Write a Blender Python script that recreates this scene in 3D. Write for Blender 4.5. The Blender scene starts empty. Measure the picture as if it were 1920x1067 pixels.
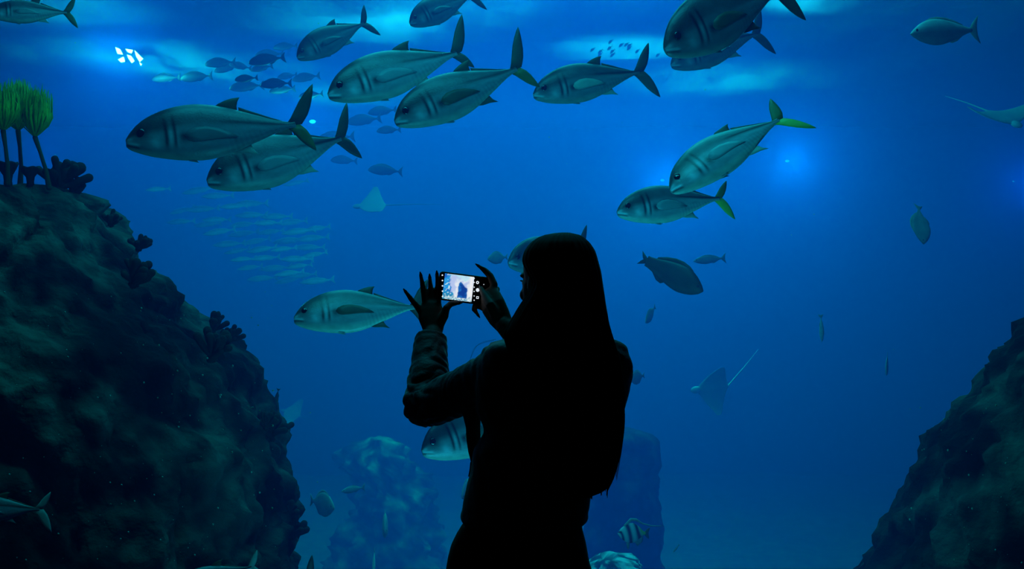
import bpy, bmesh, math, random
import numpy as np
from mathutils import Vector, Matrix, Quaternion, noise

sc = bpy.context.scene
COL = sc.collection
R = math.radians
F = 2340.0            # focal length in pixels of the 1920 px wide frame
CAM = Vector((0.0, -3.0, 1.53))

# ------------------------------------------------------------------ camera, world, light, exposure
cd = bpy.data.cameras.new('camera')
cam = bpy.data.objects.new('camera', cd); COL.objects.link(cam)
cam.location = CAM; cam.rotation_euler = (R(90), 0, 0)
cd.sensor_width = 36.0; cd.lens = F / 1920 * 36.0; cd.clip_end = 200
sc.camera = cam
w = bpy.data.worlds.new('world'); sc.world = w; w.use_nodes = True
w.node_tree.nodes['Background'].inputs[0].default_value = (0.0, 0.0, 0.0, 1)
w.node_tree.nodes['Background'].inputs[1].default_value = 0.0
sc.view_settings.view_transform = 'Standard'; sc.view_settings.look = 'None'
sc.view_settings.exposure = 0.10; sc.view_settings.gamma = 1.0
sc.view_settings.use_curve_mapping = False
cy = sc.cycles
cy.use_denoising = True
cy.max_bounces = 6; cy.diffuse_bounces = 2; cy.glossy_bounces = 2; cy.volume_bounces = 0
cy.transparent_max_bounces = 12; cy.use_adaptive_sampling = False
cy.sample_clamp_indirect = 4.0

def at(px, py, D):
    """the point seen at pixel (px, py) at distance D from the camera plane"""
    return Vector(((px - 960) / F * D, CAM.y + D, CAM.z - (py - 533.5) / F * D))

def area_light(name, loc, target, sx, sy, power, color, spread=180):
    l = bpy.data.lights.new(name, 'AREA'); l.shape = 'RECTANGLE'; l.size = sx; l.size_y = sy
    l.energy = power * .35; l.color = color; l.spread = R(spread)
    o = bpy.data.objects.new(name, l); COL.objects.link(o)
    o.location = loc
    o.rotation_euler = (Vector(target) - Vector(loc)).to_track_quat('-Z', 'Y').to_euler()
    return o
def point_light(name, loc, power, color, rad=0.1):
    l = bpy.data.lights.new(name, 'POINT'); l.energy = power * .35; l.color = color; l.shadow_soft_size = rad
    o = bpy.data.objects.new(name, l); COL.objects.link(o); o.location = loc
    return o
CY = (0.015, 0.72, 1.0); BL = (0.01, 0.52, 1.0)
# rows of lamps hung just under the water surface, shining down
area_light('tank_lamp_row', (0.4, 14.0, 6.6), (0.4, 14.0, 0), 5, 7, 1750, BL)
area_light('tank_lamp_row', (-1.6, 28.0, 6.6), (-1.6, 28.0, 0), 14, 13, 7600, BL)
area_light('tank_lamp_row', (0.0, 5.0, 6.6), (0, 5.2, 0), 4, 2.4, 520, CY)
# added unseen fill lights above and below the window, brightening flanks and bellies
area_light('upper_fill_row', (-0.2, 1.35, 4.3), (0.1, 3.6, 1.4), 3.2, 0.2, 86, CY, 140)
area_light('lower_fill_row', (0.35, 1.35, -0.1), (0.3, 2.9, 2.0), 1.8, 0.2, 34, CY, 105)
def fill_spot(loc, target, power, angle, color=CY):  # added unseen spots that brighten single fish and the rubble rock
    l = bpy.data.lights.new('fill_spot', 'SPOT'); l.energy = power; l.color = color; l.spot_blend = 0.8; l.spot_size = R(angle); l.shadow_soft_size = .08
    o = bpy.data.objects.new('fill_spot', l); COL.objects.link(o); o.location = loc
    o.rotation_euler = (Vector(target) - Vector(loc)).to_track_quat('-Z', 'Y').to_euler()
fill_spot((0.3, 1.3, 3.2), (0.85, 2.25, 2.0), 26, 34)
fill_spot((-1.0, 1.3, 3.2), (-0.66, 2.15, 1.45), 32, 19)
fill_spot((-0.9, 1.4, 3.6), (-0.50, 2.8, 2.5), 14, 26)
fill_spot((-1.9, 1.4, 3.6), (-2.45, 3.2, 2.85), 12, 22)
fill_spot((-2.35, 1.2, 1.7), (-1.9, 1.78, 0.68), 3.0, 26)
fill_spot((1.3, 6.4, 3.4), (0.86, 7.5, -0.85), 150, 12, (0.01, 0.5, 1.0))
# spotlights above the water that light patches of the surface from behind
def surface_spot(px, py, rx, power, color=(0.01, 0.36, 1.0)):
    D = (7.1 - CAM.z) * F / (533.5 - py); p = at(px, py, D)
    l = bpy.data.lights.new('surface_spot', 'SPOT'); l.energy = power * .35; l.color = color; l.spot_blend = 1.0; l.shadow_soft_size = .3
    l.spot_size = 2 * math.atan(rx / F * D / 3.0)
    o = bpy.data.objects.new('surface_spot', l); COL.objects.link(o); o.location = p + Vector((0, 0, 3.0))
for q in ((240, 105, 260, 7500), (420, 130, 240, 5000), (700, 40, 330, 5500), (120, 20, 240, 2500), (620, 175, 260, 4000), (1170, 88, 170, 7000), (1340, 150, 300, 6000), (1490, 4, 130, 6000), (880, 10, 240, 2000)): surface_spot(*q)
# ------------------------------------------------------------------ helpers
def nodes(m):
    m.use_nodes = True
    return m.node_tree.nodes, m.node_tree.links
def mat(name, color, rough=0.7, spec=0.3, noise_scale=None, color2=None, attr=None, sheen=0, coat=0, emit=None, bump=0, bump_scale=60, metal=0):
    m = bpy.data.materials.new(name); n, l = nodes(m)
    b = n['Principled BSDF']
    b.inputs['Base Color'].default_value = (*color, 1); b.inputs['Roughness'].default_value = rough
    b.inputs['Specular IOR Level'].default_value = spec; b.inputs['Metallic'].default_value = metal
    b.inputs['Sheen Weight'].default_value = sheen; b.inputs['Coat Weight'].default_value = coat
    if noise_scale:
        t = n.new('ShaderNodeTexCoord'); t2 = n.new('ShaderNodeTexNoise'); t2.inputs['Scale'].default_value = noise_scale
        t2.inputs['Detail'].default_value = 6; t2.inputs['Roughness'].default_value = 0.65
        r = n.new('ShaderNodeValToRGB'); r.color_ramp.elements[0].position = 0.36; r.color_ramp.elements[1].position = 0.66
        r.color_ramp.elements[0].color = (*color, 1); r.color_ramp.elements[1].color = (*(color2 or color), 1)
        l.new(t.outputs['Object'], t2.inputs['Vector']); l.new(t2.outputs['Fac'], r.inputs['Fac']); l.new(r.outputs['Color'], b.inputs['Base Color'])
    if attr:
        a = n.new('ShaderNodeAttribute'); a.attribute_name = attr
        l.new(a.outputs['Color'], b.inputs['Base Color'])
        if emit:
            l.new(a.outputs['Color'], b.inputs['Emission Color'])
    if emit:
        b.inputs['Emission Strength'].default_value = emit
        if not attr: b.inputs['Emission Color'].default_value = (*color, 1)
    if bump:
        t = n.new('ShaderNodeTexCoord'); t2 = n.new('ShaderNodeTexNoise'); t2.inputs['Scale'].default_value = bump_scale; t2.inputs['Detail'].default_value = 5
        bp = n.new('ShaderNodeBump'); bp.inputs['Strength'].default_value = bump; bp.inputs['Distance'].default_value = 0.02
        l.new(t.outputs['Object'], t2.inputs['Vector']); l.new(t2.outputs['Fac'], bp.inputs['Height']); l.new(bp.outputs['Normal'], b.inputs['Normal'])
    return m

def mesh(name, verts, faces, m=None, parent=None, smooth=True, cols=None):
    me = bpy.data.meshes.new(name)
    me.from_pydata([tuple(v) for v in verts], [], faces); me.update()
    if smooth: me.polygons.foreach_set('use_smooth', [True] * len(me.polygons))
    if cols is not None:
        a = me.color_attributes.new('Col', 'FLOAT_COLOR', 'POINT')
        a.data.foreach_set('color', np.array([(*c, 1.0) for c in cols], dtype=np.float32).ravel())
    if m: me.materials.append(m)
    o = bpy.data.objects.new(name, me); COL.objects.link(o)
    if parent: o.parent = parent
    return o
def empty(name, M=None):
    o = bpy.data.objects.new(name, None); COL.objects.link(o); o.empty_display_size = 0.1
    if M is not None: o.matrix_world = M
    return o
def tag(o, label=None, cat=None, group=None, kind=None):
    if label: o['label'] = label
    if cat: o['category'] = cat
    if group: o['group'] = group
    if kind: o['kind'] = kind
    return o

class MB:
    """collects closed shapes; build() links them as ONE mesh object"""
    def __init__(s): s.v = []; s.f = []; s.c = []
    def add(s, v, f, c=None):
        k = len(s.v); s.v += [Vector(x) for x in v]; s.f += [tuple(i + k for i in q) for q in f]
        s.c += list(c) if c is not None else [(0.5, 0.5, 0.5)] * len(v)
        return s
    def rings(s, rings, cap=True, c=None):
        n = len(rings[0]); v = [p for r in rings for p in r]; f = []
        for i in range(len(rings) - 1):
            for j in range(n):
                f.append((i*n + j, i*n + (j+1) % n, (i+1)*n + (j+1) % n, (i+1)*n + j))
        if cap:
            f.append(tuple(range(n - 1, -1, -1))); f.append(tuple((len(rings)-1)*n + j for j in range(n)))
        return s.add(v, f, c)
    def tube(s, pts, rad, n=12, round_ends=True, flat=1.0, flat_dir=None, c=None):
        """swept closed tube through pts with radius rad[i]; flat squashes it along flat_dir"""
        P = [Vector(p) for p in pts]; rr = list(rad) if hasattr(rad, '__len__') else [rad] * len(P)
        if round_ends:
            d0 = (P[0] - P[1]).normalized(); d1 = (P[-1] - P[-2]).normalized()
            pre = [(P[0] + d0 * rr[0] * math.sin(a), rr[0] * math.cos(a)) for a in (R(86), R(60), R(30))]
            post = [(P[-1] + d1 * rr[-1] * math.sin(a), rr[-1] * math.cos(a)) for a in (R(30), R(60), R(86))]
            P = [p for p, _ in pre] + P + [p for p, _ in post]; rr = [r for _, r in pre] + rr + [r for _, r in post]
        rings = []; prev = None
        for i in range(len(P)):
            t = (P[min(i+1, len(P)-1)] - P[max(i-1, 0)]).normalized()
            if prev is None:
                ref = Vector(flat_dir) if flat_dir is not None else (Vector((0, 0, 1)) if abs(t.z) < 0.9 else Vector((1, 0, 0)))
                a = (ref - t * ref.dot(t)).normalized()
            else:
                a = (prev - t * prev.dot(t)).normalized()
            prev = a; b = t.cross(a)
            rings.append([P[i] + (a * math.cos(q) * flat + b * math.sin(q)) * rr[i] for q in (2*math.pi*k/n for k in range(n))])
        return s.rings(rings, True, None if c is None else [c] * (len(rings) * n))
    def ell(s, ctr, rx, ry, rz, M=None, nu=20, nv=12, c=None):
        rings = []
        for i in range(nv + 1):
            a = math.pi * min(max(i / nv, 0.02), 0.98)
            rg = []
            for j in range(nu):
                b = 2 * math.pi * j / nu
                p = Vector((rx * math.sin(a) * math.cos(b), ry * math.sin(a) * math.sin(b), rz * math.cos(a)))
                rg.append(Vector(ctr) + (M @ p if M is not None else p))
            rings.append(rg)
        rings.reverse()
        return s.rings(rings, True, None if c is None else [c] * (len(rings) * nu))
    def box(s, lo, hi):
        x0, y0, z0 = lo; x1, y1, z1 = hi
        return s.add([(x0,y0,z0),(x1,y0,z0),(x1,y1,z0),(x0,y1,z0),(x0,y0,z1),(x1,y0,z1),(x1,y1,z1),(x0,y1,z1)],
                     [(0,3,2,1),(4,5,6,7),(0,1,5,4),(1,2,6,5),(2,3,7,6),(3,0,4,7)])
    def plate(s, outline, th, place=None, c=None):
        """a thin fin: outline in (x, z), thickest (th) inside, thin at the rim"""
        pts = [Vector((x, 0, z)) for x, z in outline]; n = len(pts)
        ctr = sum(pts, Vector()) / n
        v = []
        for sgn in (1, -1):
            v += [p + Vector((0, sgn * th * 0.25, 0)) for p in pts]
            v += [p.lerp(ctr, 0.45) + Vector((0, sgn * th, 0)) for p in pts]
            v += [ctr + Vector((0, sgn * th, 0))]
        m = 2 * n + 1; f = []
        for i in range(n):
            j = (i + 1) % n
            f += [(i, j, n + j, n + i), (n + i, n + j, 2 * n), (m + j, m + i, m + n + i, m + n + j), (m + n + j, m + n + i, m + 2 * n), (j, i, m + i, m + j)]
        if place: v = [place(p) for p in v]
        return s.add(v, f, None if c is None else [c] * len(v))
    def build(s, name, m=None, parent=None, smooth=True, cols=False):
        return mesh(name, s.v, s.f, m, parent, smooth, s.c if cols else None)

def remeshed(mb, voxel, smooth_iter=4, fac=0.5):
    """union of the shapes in mb as one continuous surface: (verts, faces)"""
    me = bpy.data.meshes.new('tmp'); me.from_pydata([tuple(v) for v in mb.v], [], mb.f); me.update()
    bm = bmesh.new(); bm.from_mesh(me); bmesh.ops.recalc_face_normals(bm, faces=bm.faces); bm.to_mesh(me); bm.free()
    o = bpy.data.objects.new('tmp', me); COL.objects.link(o)
    r = o.modifiers.new('r', 'REMESH'); r.mode = 'VOXEL'; r.voxel_size = voxel
    q = o.modifiers.new('s', 'SMOOTH'); q.iterations = smooth_iter; q.factor = fac
    dg = bpy.context.evaluated_depsgraph_get()
    ev = o.evaluated_get(dg); em = ev.to_mesh()
    v = [x.co.copy() for x in em.vertices]; nrm = [x.normal.copy() for x in em.vertices]; f = [tuple(p.vertices) for p in em.polygons]
    ev.to_mesh_clear(); bpy.data.objects.remove(o); bpy.data.meshes.remove(me)
    return v, f, nrm

def interp(tab, x):
    """row-wise linear interpolation in a table whose first column is x"""
    if x <= tab[0][0]: return tab[0][1:]
    for a, b in zip(tab, tab[1:]):
        if x <= b[0]:
            k = (x - a[0]) / (b[0] - a[0])
            return tuple(p + (q - p) * k for p, q in zip(a[1:], b[1:]))
    return tab[-1][1:]
def smooth_tab(tab, n):
    """the same table resampled n times with a Catmull-Rom spline"""
    A = np.array(tab, float); X = A[:, 0]; out = []
    for x in np.linspace(X[0], X[-1], n):
        i = int(min(max(np.searchsorted(X, x) - 1, 0), len(X) - 2)); k = (x - X[i]) / (X[i+1] - X[i])
        p0, p1, p2, p3 = A[max(i-1, 0)], A[i], A[i+1], A[min(i+2, len(X)-1)]
        y = p1 + 0.5 * k * (p2 - p0 + k * (2*p0 - 5*p1 + 4*p2 - p3 + k * (3*(p1 - p2) + p3 - p0)))
        y[0] = x; out.append(tuple(y))
    return out
def fbm(p, octv=4):
    a = 0; k = 1.0; q = Vector(p)
    for _ in range(octv):
        a += noise.noise(q) * k; q = q * 2.03 + Vector((7.1, 3.3, 1.7)); k *= 0.5
    return a
# ------------------------------------------------------------------ the setting: viewing hall, window, tank, water
m_floor = mat('dark_carpet', (0.012, 0.012, 0.014), 0.9, 0.1, 40, (0.02, 0.02, 0.024))
m_wall = mat('black_wall_paint', (0.012, 0.012, 0.014), 0.8, 0.1, 3, (0.016, 0.016, 0.018))
m_tank = mat('tank_wall_paint', (0.03, 0.10, 0.16), 0.9, 0.1, 0.6, (0.05, 0.14, 0.2))
m_sand = mat('pale_sand', (0.14, 0.20, 0.30), 0.95, 0.1, 3.0, (0.24, 0.32, 0.42), bump=0.6, bump_scale=8)
tag(MB().box((-9, -8, -0.2), (9, 0.9, 0)).build('floor', m_floor, smooth=False), 'dark carpeted floor of the viewing hall', kind='structure')
fw = MB()
fw.box((-9, 0.95, -0.2), (-4.2, 1.10, 5.2)); fw.box((4.2, 0.95, -0.2), (9, 1.10, 5.2))
fw.box((-4.2, 0.95, -0.2), (4.2, 1.10, 0.25)); fw.box((-4.2, 0.95, 3.9), (4.2, 1.10, 5.2))
tag(fw.build('wall_front', m_wall, smooth=False), 'black wall around the big viewing window', kind='structure')
m_pane = bpy.data.materials.new('clear_acrylic'); n, l = nodes(m_pane); n.clear()
tb = n.new('ShaderNodeBsdfTransparent'); tb.inputs[0].default_value = (0.965, 0.985, 0.98, 1); mo = n.new('ShaderNodeOutputMaterial'); l.new(tb.outputs[0], mo.inputs['Surface'])
tag(MB().box((-4.19, 0.96, 0.26), (4.19, 1.09, 3.89)).build('window_1', m_pane, smooth=False), 'large clear acrylic viewing window of the tank', kind='structure')

XW, Y0, Y1, ZB, ZS = 20.0, 1.12, 41.0, -5.2, 7.2
tag(MB().box((-XW - .3, Y1 + .02, ZB - .4), (XW + .3, Y1 + .3, ZS + 1)).build('wall_back', m_tank, smooth=False), 'far blue wall of the tank', kind='structure')
tag(MB().box((-XW - .3, Y0, ZB - .4), (-XW - .02, Y1, ZS + 1)).build('wall_left', m_tank, smooth=False), 'left side wall of the tank', kind='structure')
tag(MB().box((XW + .02, Y0, ZB - .4), (XW + .3, Y1, ZS + 1)).build('wall_right', m_tank, smooth=False), 'right side wall of the tank', kind='structure')
# sand bed
sv, sf = [], []; NX, NY = 90, 80
for j in range(NY + 1):
    for i in range(NX + 1):
        x = -XW + 2 * XW * i / NX; y = Y0 + .03 + (Y1 - Y0) * j / NY
        sv.append((x, y, ZB + 0.14 * fbm((x * .35, y * .35, 0)) + 0.03 * math.sin(x * 3 + 2 * noise.noise((x * .4, y * .4, 4)))))
for j in range(NY):
    for i in range(NX):
        a = j * (NX + 1) + i; sf.append((a, a + 1, a + NX + 2, a + NX + 1))
tag(mesh('ground', sv, sf, m_sand), 'rippled pale sand bed of the tank', kind='structure')
# the water itself: scatters blue, swallows red and green
m_water = bpy.data.materials.new('sea_water'); n, l = nodes(m_water); n.clear()
vs = n.new('ShaderNodeVolumeScatter'); va = n.new('ShaderNodeVolumeAbsorption'); ad = n.new('ShaderNodeAddShader'); mo = n.new('ShaderNodeOutputMaterial')
vs.inputs['Color'].default_value = (0.004, 0.18, 1.0, 1); vs.inputs['Density'].default_value = 0.085; vs.inputs['Anisotropy'].default_value = 0.1
va.inputs['Color'].default_value = (0.0, 0.72, 0.97, 1); va.inputs['Density'].default_value = 0.11
l.new(vs.outputs[0], ad.inputs[0]); l.new(va.outputs[0], ad.inputs[1]); l.new(ad.outputs[0], mo.inputs['Volume'])
m_water.cycles.volume_sampling = 'MULTIPLE_IMPORTANCE'; m_water.cycles.homogeneous_volume = True
tag(MB().box((-XW, Y0, ZB - .3), (XW, Y1, ZS + .05)).build('water', m_water, smooth=False), 'blue sea water filling the tank', kind='structure')
# rippled surface seen from below; lets part of the lamp light through
m_surf = bpy.data.materials.new('water_surface'); n, l = nodes(m_surf); n.clear()
tr = n.new('ShaderNodeBsdfTranslucent'); tr.inputs[0].default_value = (0.8, 0.9, 0.92, 1)
gl = n.new('ShaderNodeBsdfDiffuse'); gl.inputs[0].default_value = (0.45, 0.55, 0.6, 1)
mx = n.new('ShaderNodeMixShader'); tc = n.new('ShaderNodeTexCoord'); mp = n.new('ShaderNodeMapping'); mp.inputs['Scale'].default_value = (.55, .16, 1)
nz = n.new('ShaderNodeTexNoise'); nz.inputs['Scale'].default_value = 1.0; nz.inputs['Detail'].default_value = 8; nz.inputs['Roughness'].default_value = .62
rp = n.new('ShaderNodeValToRGB'); rp.color_ramp.elements[0].position = .36; rp.color_ramp.elements[1].position = .68
l.new(tc.outputs['Object'], mp.inputs[0]); l.new(mp.outputs[0], nz.inputs['Vector']); l.new(nz.outputs['Fac'], rp.inputs['Fac'])
inv = n.new('ShaderNodeInvert'); l.new(rp.outputs['Color'], inv.inputs['Color']); l.new(inv.outputs['Color'], mx.inputs[0]); mo = n.new('ShaderNodeOutputMaterial')
l.new(tr.outputs[0], mx.inputs[1]); l.new(gl.outputs[0], mx.inputs[2]); l.new(mx.outputs[0], mo.inputs['Surface'])
sv, sf = [], []; NX, NY = 150, 150
for j in range(NY + 1):
    for i in range(NX + 1):
        x = -XW + .05 + 2 * (XW - .05) * i / NX; y = Y0 + .05 + (Y1 - Y0 - .1) * j / NY
        sv.append((x, y, ZS - .12 + 0.10 * fbm((x * .5, y * .9, 3)) + 0.05 * noise.noise((x * 1.9, y * 3.1, 9))))
for j in range(NY):
    for i in range(NX):
        a = j * (NX + 1) + i; sf.append((a, a + NX + 1, a + NX + 2, a + 1))
tag(mesh('water_surface', sv, sf, m_surf), 'rippled water surface seen from below', kind='structure')
# ------------------------------------------------------------------ fish
m_fish = mat('silver_fish_skin', (1, 1, 1), 0.38, 0.5, attr='Col', bump=0.08, bump_scale=90)
m_fin = mat('dark_fin', (0.035, 0.05, 0.03), 0.5, 0.3, 6, (0.06, 0.08, 0.04))
m_finy = mat('olive_fin', (0.055, 0.085, 0.012), 0.5, 0.3, 5, (0.10, 0.14, 0.02))
m_finyb = mat('yellow_green_fin', (0.20, 0.30, 0.02), 0.5, 0.3, 5, (0.34, 0.45, 0.03))
m_pect = mat('grey_green_side_fin', (0.18, 0.235, 0.26), 0.45, 0.4, 6, (0.21, 0.27, 0.30))
m_pect_shade = mat('shaded_side_fin', (0.10, 0.13, 0.145), 0.45, 0.4, 6, (0.13, 0.165, 0.18))  # darker copy of the side fin, shade put into its colour
m_finp = mat('pale_fin', (0.24, 0.30, 0.28), 0.5, 0.3, 6, (0.34, 0.40, 0.36))
m_eye = mat('fish_eye', (0.004, 0.005, 0.006), 0.15, 0.6)
m_farfish = mat('grey_fish_skin', (1, 1, 1), 0.5, 0.4, attr='Col')

JACK = [  # s, top, bottom, half width (fork length = 1)
 (0, .012, .030, .010), (.012, .030, .044, .022), (.03, .052, .056, .032), (.06, .082, .070, .043), (.10, .112, .086, .053), (.15, .137, .102, .062), (.21, .158, .116, .069),
 (.28, .174, .130, .073), (.36, .181, .140, .074), (.44, .176, .142, .071), (.52, .160, .132, .065), (.6, .136, .112, .055), (.68, .107, .086, .044),
 (.76, .077, .060, .032), (.83, .050, .037, .022), (.89, .030, .021, .016), (.93, .022, .016, .013), (.96, .022, .018, .009)]
JT = smooth_tab(JACK, 130)
def lerp3(a, b, k): k = min(max(k, 0), 1); return tuple(x + (y - x) * k for x, y in zip(a, b))
def sstep(a, b, x): k = min(max((x - a) / (b - a), 0), 1); return k * k * (3 - 2 * k)
def gau(x, m, s): return math.exp(-((x - m) / s) ** 2)
def jack_colour(s, t, p):
    z = p.z
    c = (.22, .28, .32)
    c = lerp3(c, (.075, .105, .115), .92 * sstep(.15, .45, t) * sstep(.10, .22, s))
    c = lerp3(c, (.22, .28, .29), sstep(.72, .95, t) * sstep(.2, .3, s))
    c = lerp3(c, (.42, .50, .45), sstep(-.55, -.95, t))
    c = lerp3(c, (.03, .042, .042), sstep(.12, .5, t + .5 * (s - .1)) * sstep(.34, .18, s) * .9)
    k = 1.0
    bend = .018 * (1 - t * t)
    for m, sg, a in ((.208, .011, .95), (.256, .0095, .92)):
        k *= 1 - a * gau(s - bend, m, sg) * sstep(-.70, -.25, t) * sstep(.85, .55, t)
    k *= 1 + .7 * gau(s - bend, .232, .012) * gau(t, .1, .5)
    k *= 1 + 1.0 * gau(s, .165, .030) * gau(t, -.30, .28)
    k *= 1 + .6 * gau(s, .285, .016) * gau(t, -.15, .3)
    k *= 1 - .93 * gau(s, .322, .028) * gau(z, -.006, .028)
    k *= 1 - .88 * gau(z, .055 - .040 * sstep(.5, .95, s), .0085 + .004 * sstep(.6, .9, s)) * sstep(.42, .60, s)
    k *= 1 - .88 * gau((s - .090) / .046, 0, 1) * gau((z - .036) / .040, 0, 1)
    k *= 1 - .8 * gau(z, -.022 - s * .35, .006) * sstep(.085, .06, s)
    k *= 1 + 1.6 * gau(z, -.010 - s * .30, .008) * sstep(.085, .055, s)
    k *= 1 + .9 * gau(z, .010 - s * .1, .014) * sstep(.045, .02, s)
    k *= 1 + .20 * fbm((s * 16, t * 5, 3.3), 3) + .10 * math.sin(s * 210 + t * 6) * sstep(.5, .6, s) * sstep(.0, -.3, t)
    return tuple(max(.004, x * k) for x in c)

class Fish:
    """a fish in its own frame (nose at the origin, tail towards -x, z up, fork length 1), bent sideways towards the tail"""
    def __init__(s, bend=0.0, droop=0.0, flex=2.0): s.b = bend; s.d = droop; s.fx = flex
    def warp(s, p):
        k = max(0.0, -p[0] - .30)
        return Vector((p[0] + .35 * abs(s.b) * k ** 2.2, p[1] + s.b * k ** s.fx, p[2] + s.d * k ** 2))
    def body(s, table, colour, nj=36, hs=1.0, ws=1.0):
        rings, cols = [], []
        for (x, zt, zb, hw) in table:
            rg = []
            for j in range(nj):
                q = 2 * math.pi * j / nj; cz, sy = math.cos(q), math.sin(q)
                z = (zt if cz >= 0 else zb) * hs * math.copysign(abs(cz) ** .92, cz)
                y = hw * ws * math.copysign(abs(sy) ** 1.05, sy) * (1 - .10 * max(0, cz))
                p = Vector((-x, y, z)); rg.append(s.warp(p)); cols.append(colour(x, math.copysign(abs(cz) ** .92, cz), p))
            rings.append(rg)
        return MB().rings(rings, True, cols)

def jack(name, lo=False, bend=0.0, droop=0.0, tail=m_fin, hs=1.0, dorsal=1.0, twist=0.0, spread=1.0, up_len=1.0, low_len=1.0, pect=m_pect, tint=None, low_tail=None):
    """root Empty with body, eyes and fins as children"""
    fz = Fish(bend, droop); root = empty(name)
    if tint and tint[0] < .86 and pect is m_pect: pect = m_pect_shade if tint[0] > .55 else m_fin
    col = jack_colour if tint is None else (lambda s, t, p: tuple(a * b for a, b in zip(jack_colour(s, t, p), tint)))  # tint darkens a fish: its shaded look is put into the colour
    fz.body(JT if not lo else JT[::5] + [JT[-1]], col, 52 if not lo else 18, hs).build('body', m_fish, root, cols=True)
    for sg in (1, -1):
        MB().ell((-.090, sg * .043, .036 * hs), .027, .011, .027, nu=14, nv=8).build('eye', m_eye, root)
    def T(p):   # the tail fin can roll about the body axis
        q = Vector(p); c, s_ = math.cos(twist), math.sin(twist)
        return fz.warp(Vector((q.x, q.y * c - q.z * s_, q.y * s_ + q.z * c)))
    u = [(-.905, .012), (-.935, .048), (-.965, .096), (-.998, .148), (-1.035, .192), (-1.070, .226), (-1.092, .242), (-1.092, .222), (-1.086, .185), (-1.076, .145), (-1.062, .100), (-1.040, .052), (-1.012, .015), (-1.0, .0), (-.95, -.004)]
    for sg, ln, nm in ((1, up_len, 'tail_fin_upper_lobe'), (-1, low_len, 'tail_fin_lower_lobe')):
        pts = [(-.91 + (x + .91) * (.5 + .5 * ln), z * sg * ln * spread) for x, z in u]
        if sg < 0: pts = pts[::-1]
        tm = tail if sg > 0 or low_tail is None else low_tail
        MB().plate(pts, .008, T).build(nm, tm, root)
    W = lambda p: fz.warp(p)
    top = lambda s: interp(JT, s)[0] * hs; bot = lambda s: -interp(JT, s)[1] * hs
    d = [(-.50, top(.50) - .012), (-.53, top(.53) + .014), (-.57, top(.57) + .040 * dorsal), (-.61, top(.60) + .058 * dorsal), (-.655, top(.62) + .066 * dorsal), (-.640, top(.63) + .048 * dorsal), (-.632, top(.63) + .02 * dorsal), (-.632, top(.63) - .012), (-.56, top(.56) - .018)]
    MB().plate(d, .007, W).build('dorsal_fin', m_fin, root)
    r = [(-x, top(x) + .018 * (1 - (x - .64) / .27)) for x in (.64, .70, .76, .82, .88)] + [(-x, top(x) - .008) for x in (.90, .82, .74, .64)]
    MB().plate(r, .006, W).build('rear_dorsal_ridge', m_fin, root)
    a = [(-.57, bot(.57) + .012), (-.62, bot(.61) - .014), (-.68, bot(.64) - .030), (-.735, bot(.66) - .052), (-.705, bot(.66) - .022), (-.69, bot(.68) + .005), (-.62, bot(.62) + .015)]
    MB().plate(a[::-1], .006, W).build('anal_fin', m_finp if pect is not m_fin else m_fin, root)
    for sg in (1, -1):
        out = [(-.325, .000), (-.345, .026), (-.39, .044), (-.45, .046), (-.52, .030), (-.58, .004), (-.625, -.024), (-.57, -.026), (-.50, -.030), (-.42, -.036), (-.37, -.036), (-.340, -.024)]
        def P(p, sg=sg):   # lies close along the flank
            k = max(0, -p.x - .30); zz = p.z - .10 * k * k; hw = interp(JT, -p.x)[2]; zt = interp(JT, -p.x)[0] * hs
            q = min(1, abs(zz / zt)) ** 1.09
            return fz.warp(Vector((p.x, sg * (hw * math.sqrt(max(0, 1 - q * q)) * (1 - .1 * q) + .0022 + .02 * k * k + sg * p.y * .6), zz)))
        MB().plate(out, .003, P).build('pectoral_fin', pect, root)
        pv = [(-.30, bot(.30) + .014), (-.335, bot(.33) - .002), (-.385, bot(.37) - .012), (-.365, bot(.36) + .008)]
        MB().plate(pv[::-1], .005, lambda p, sg=sg: fz.warp(p + Vector((0, sg * .012, 0)))).build('pelvic_fin', m_pect, root)
    return root

def pose(o, nose, fork, roll=0.0, scale=None):
    """put a fish with its nose and its tail fork at two points"""
    P, Q = Vector(nose), Vector(fork); f = (P - Q); L = f.length if scale is None else scale; f.normalize()
    up = (Vector((0, 0, 1)) - f * f.z).normalized(); y = up.cross(f)
    M = Matrix((f, y, up)).transposed() @ Matrix.Rotation(R(roll), 3, 'X')
    o.matrix_world = Matrix.Translation(P) @ M.to_4x4() @ Matrix.Diagonal((L, L, L, 1))

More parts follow.
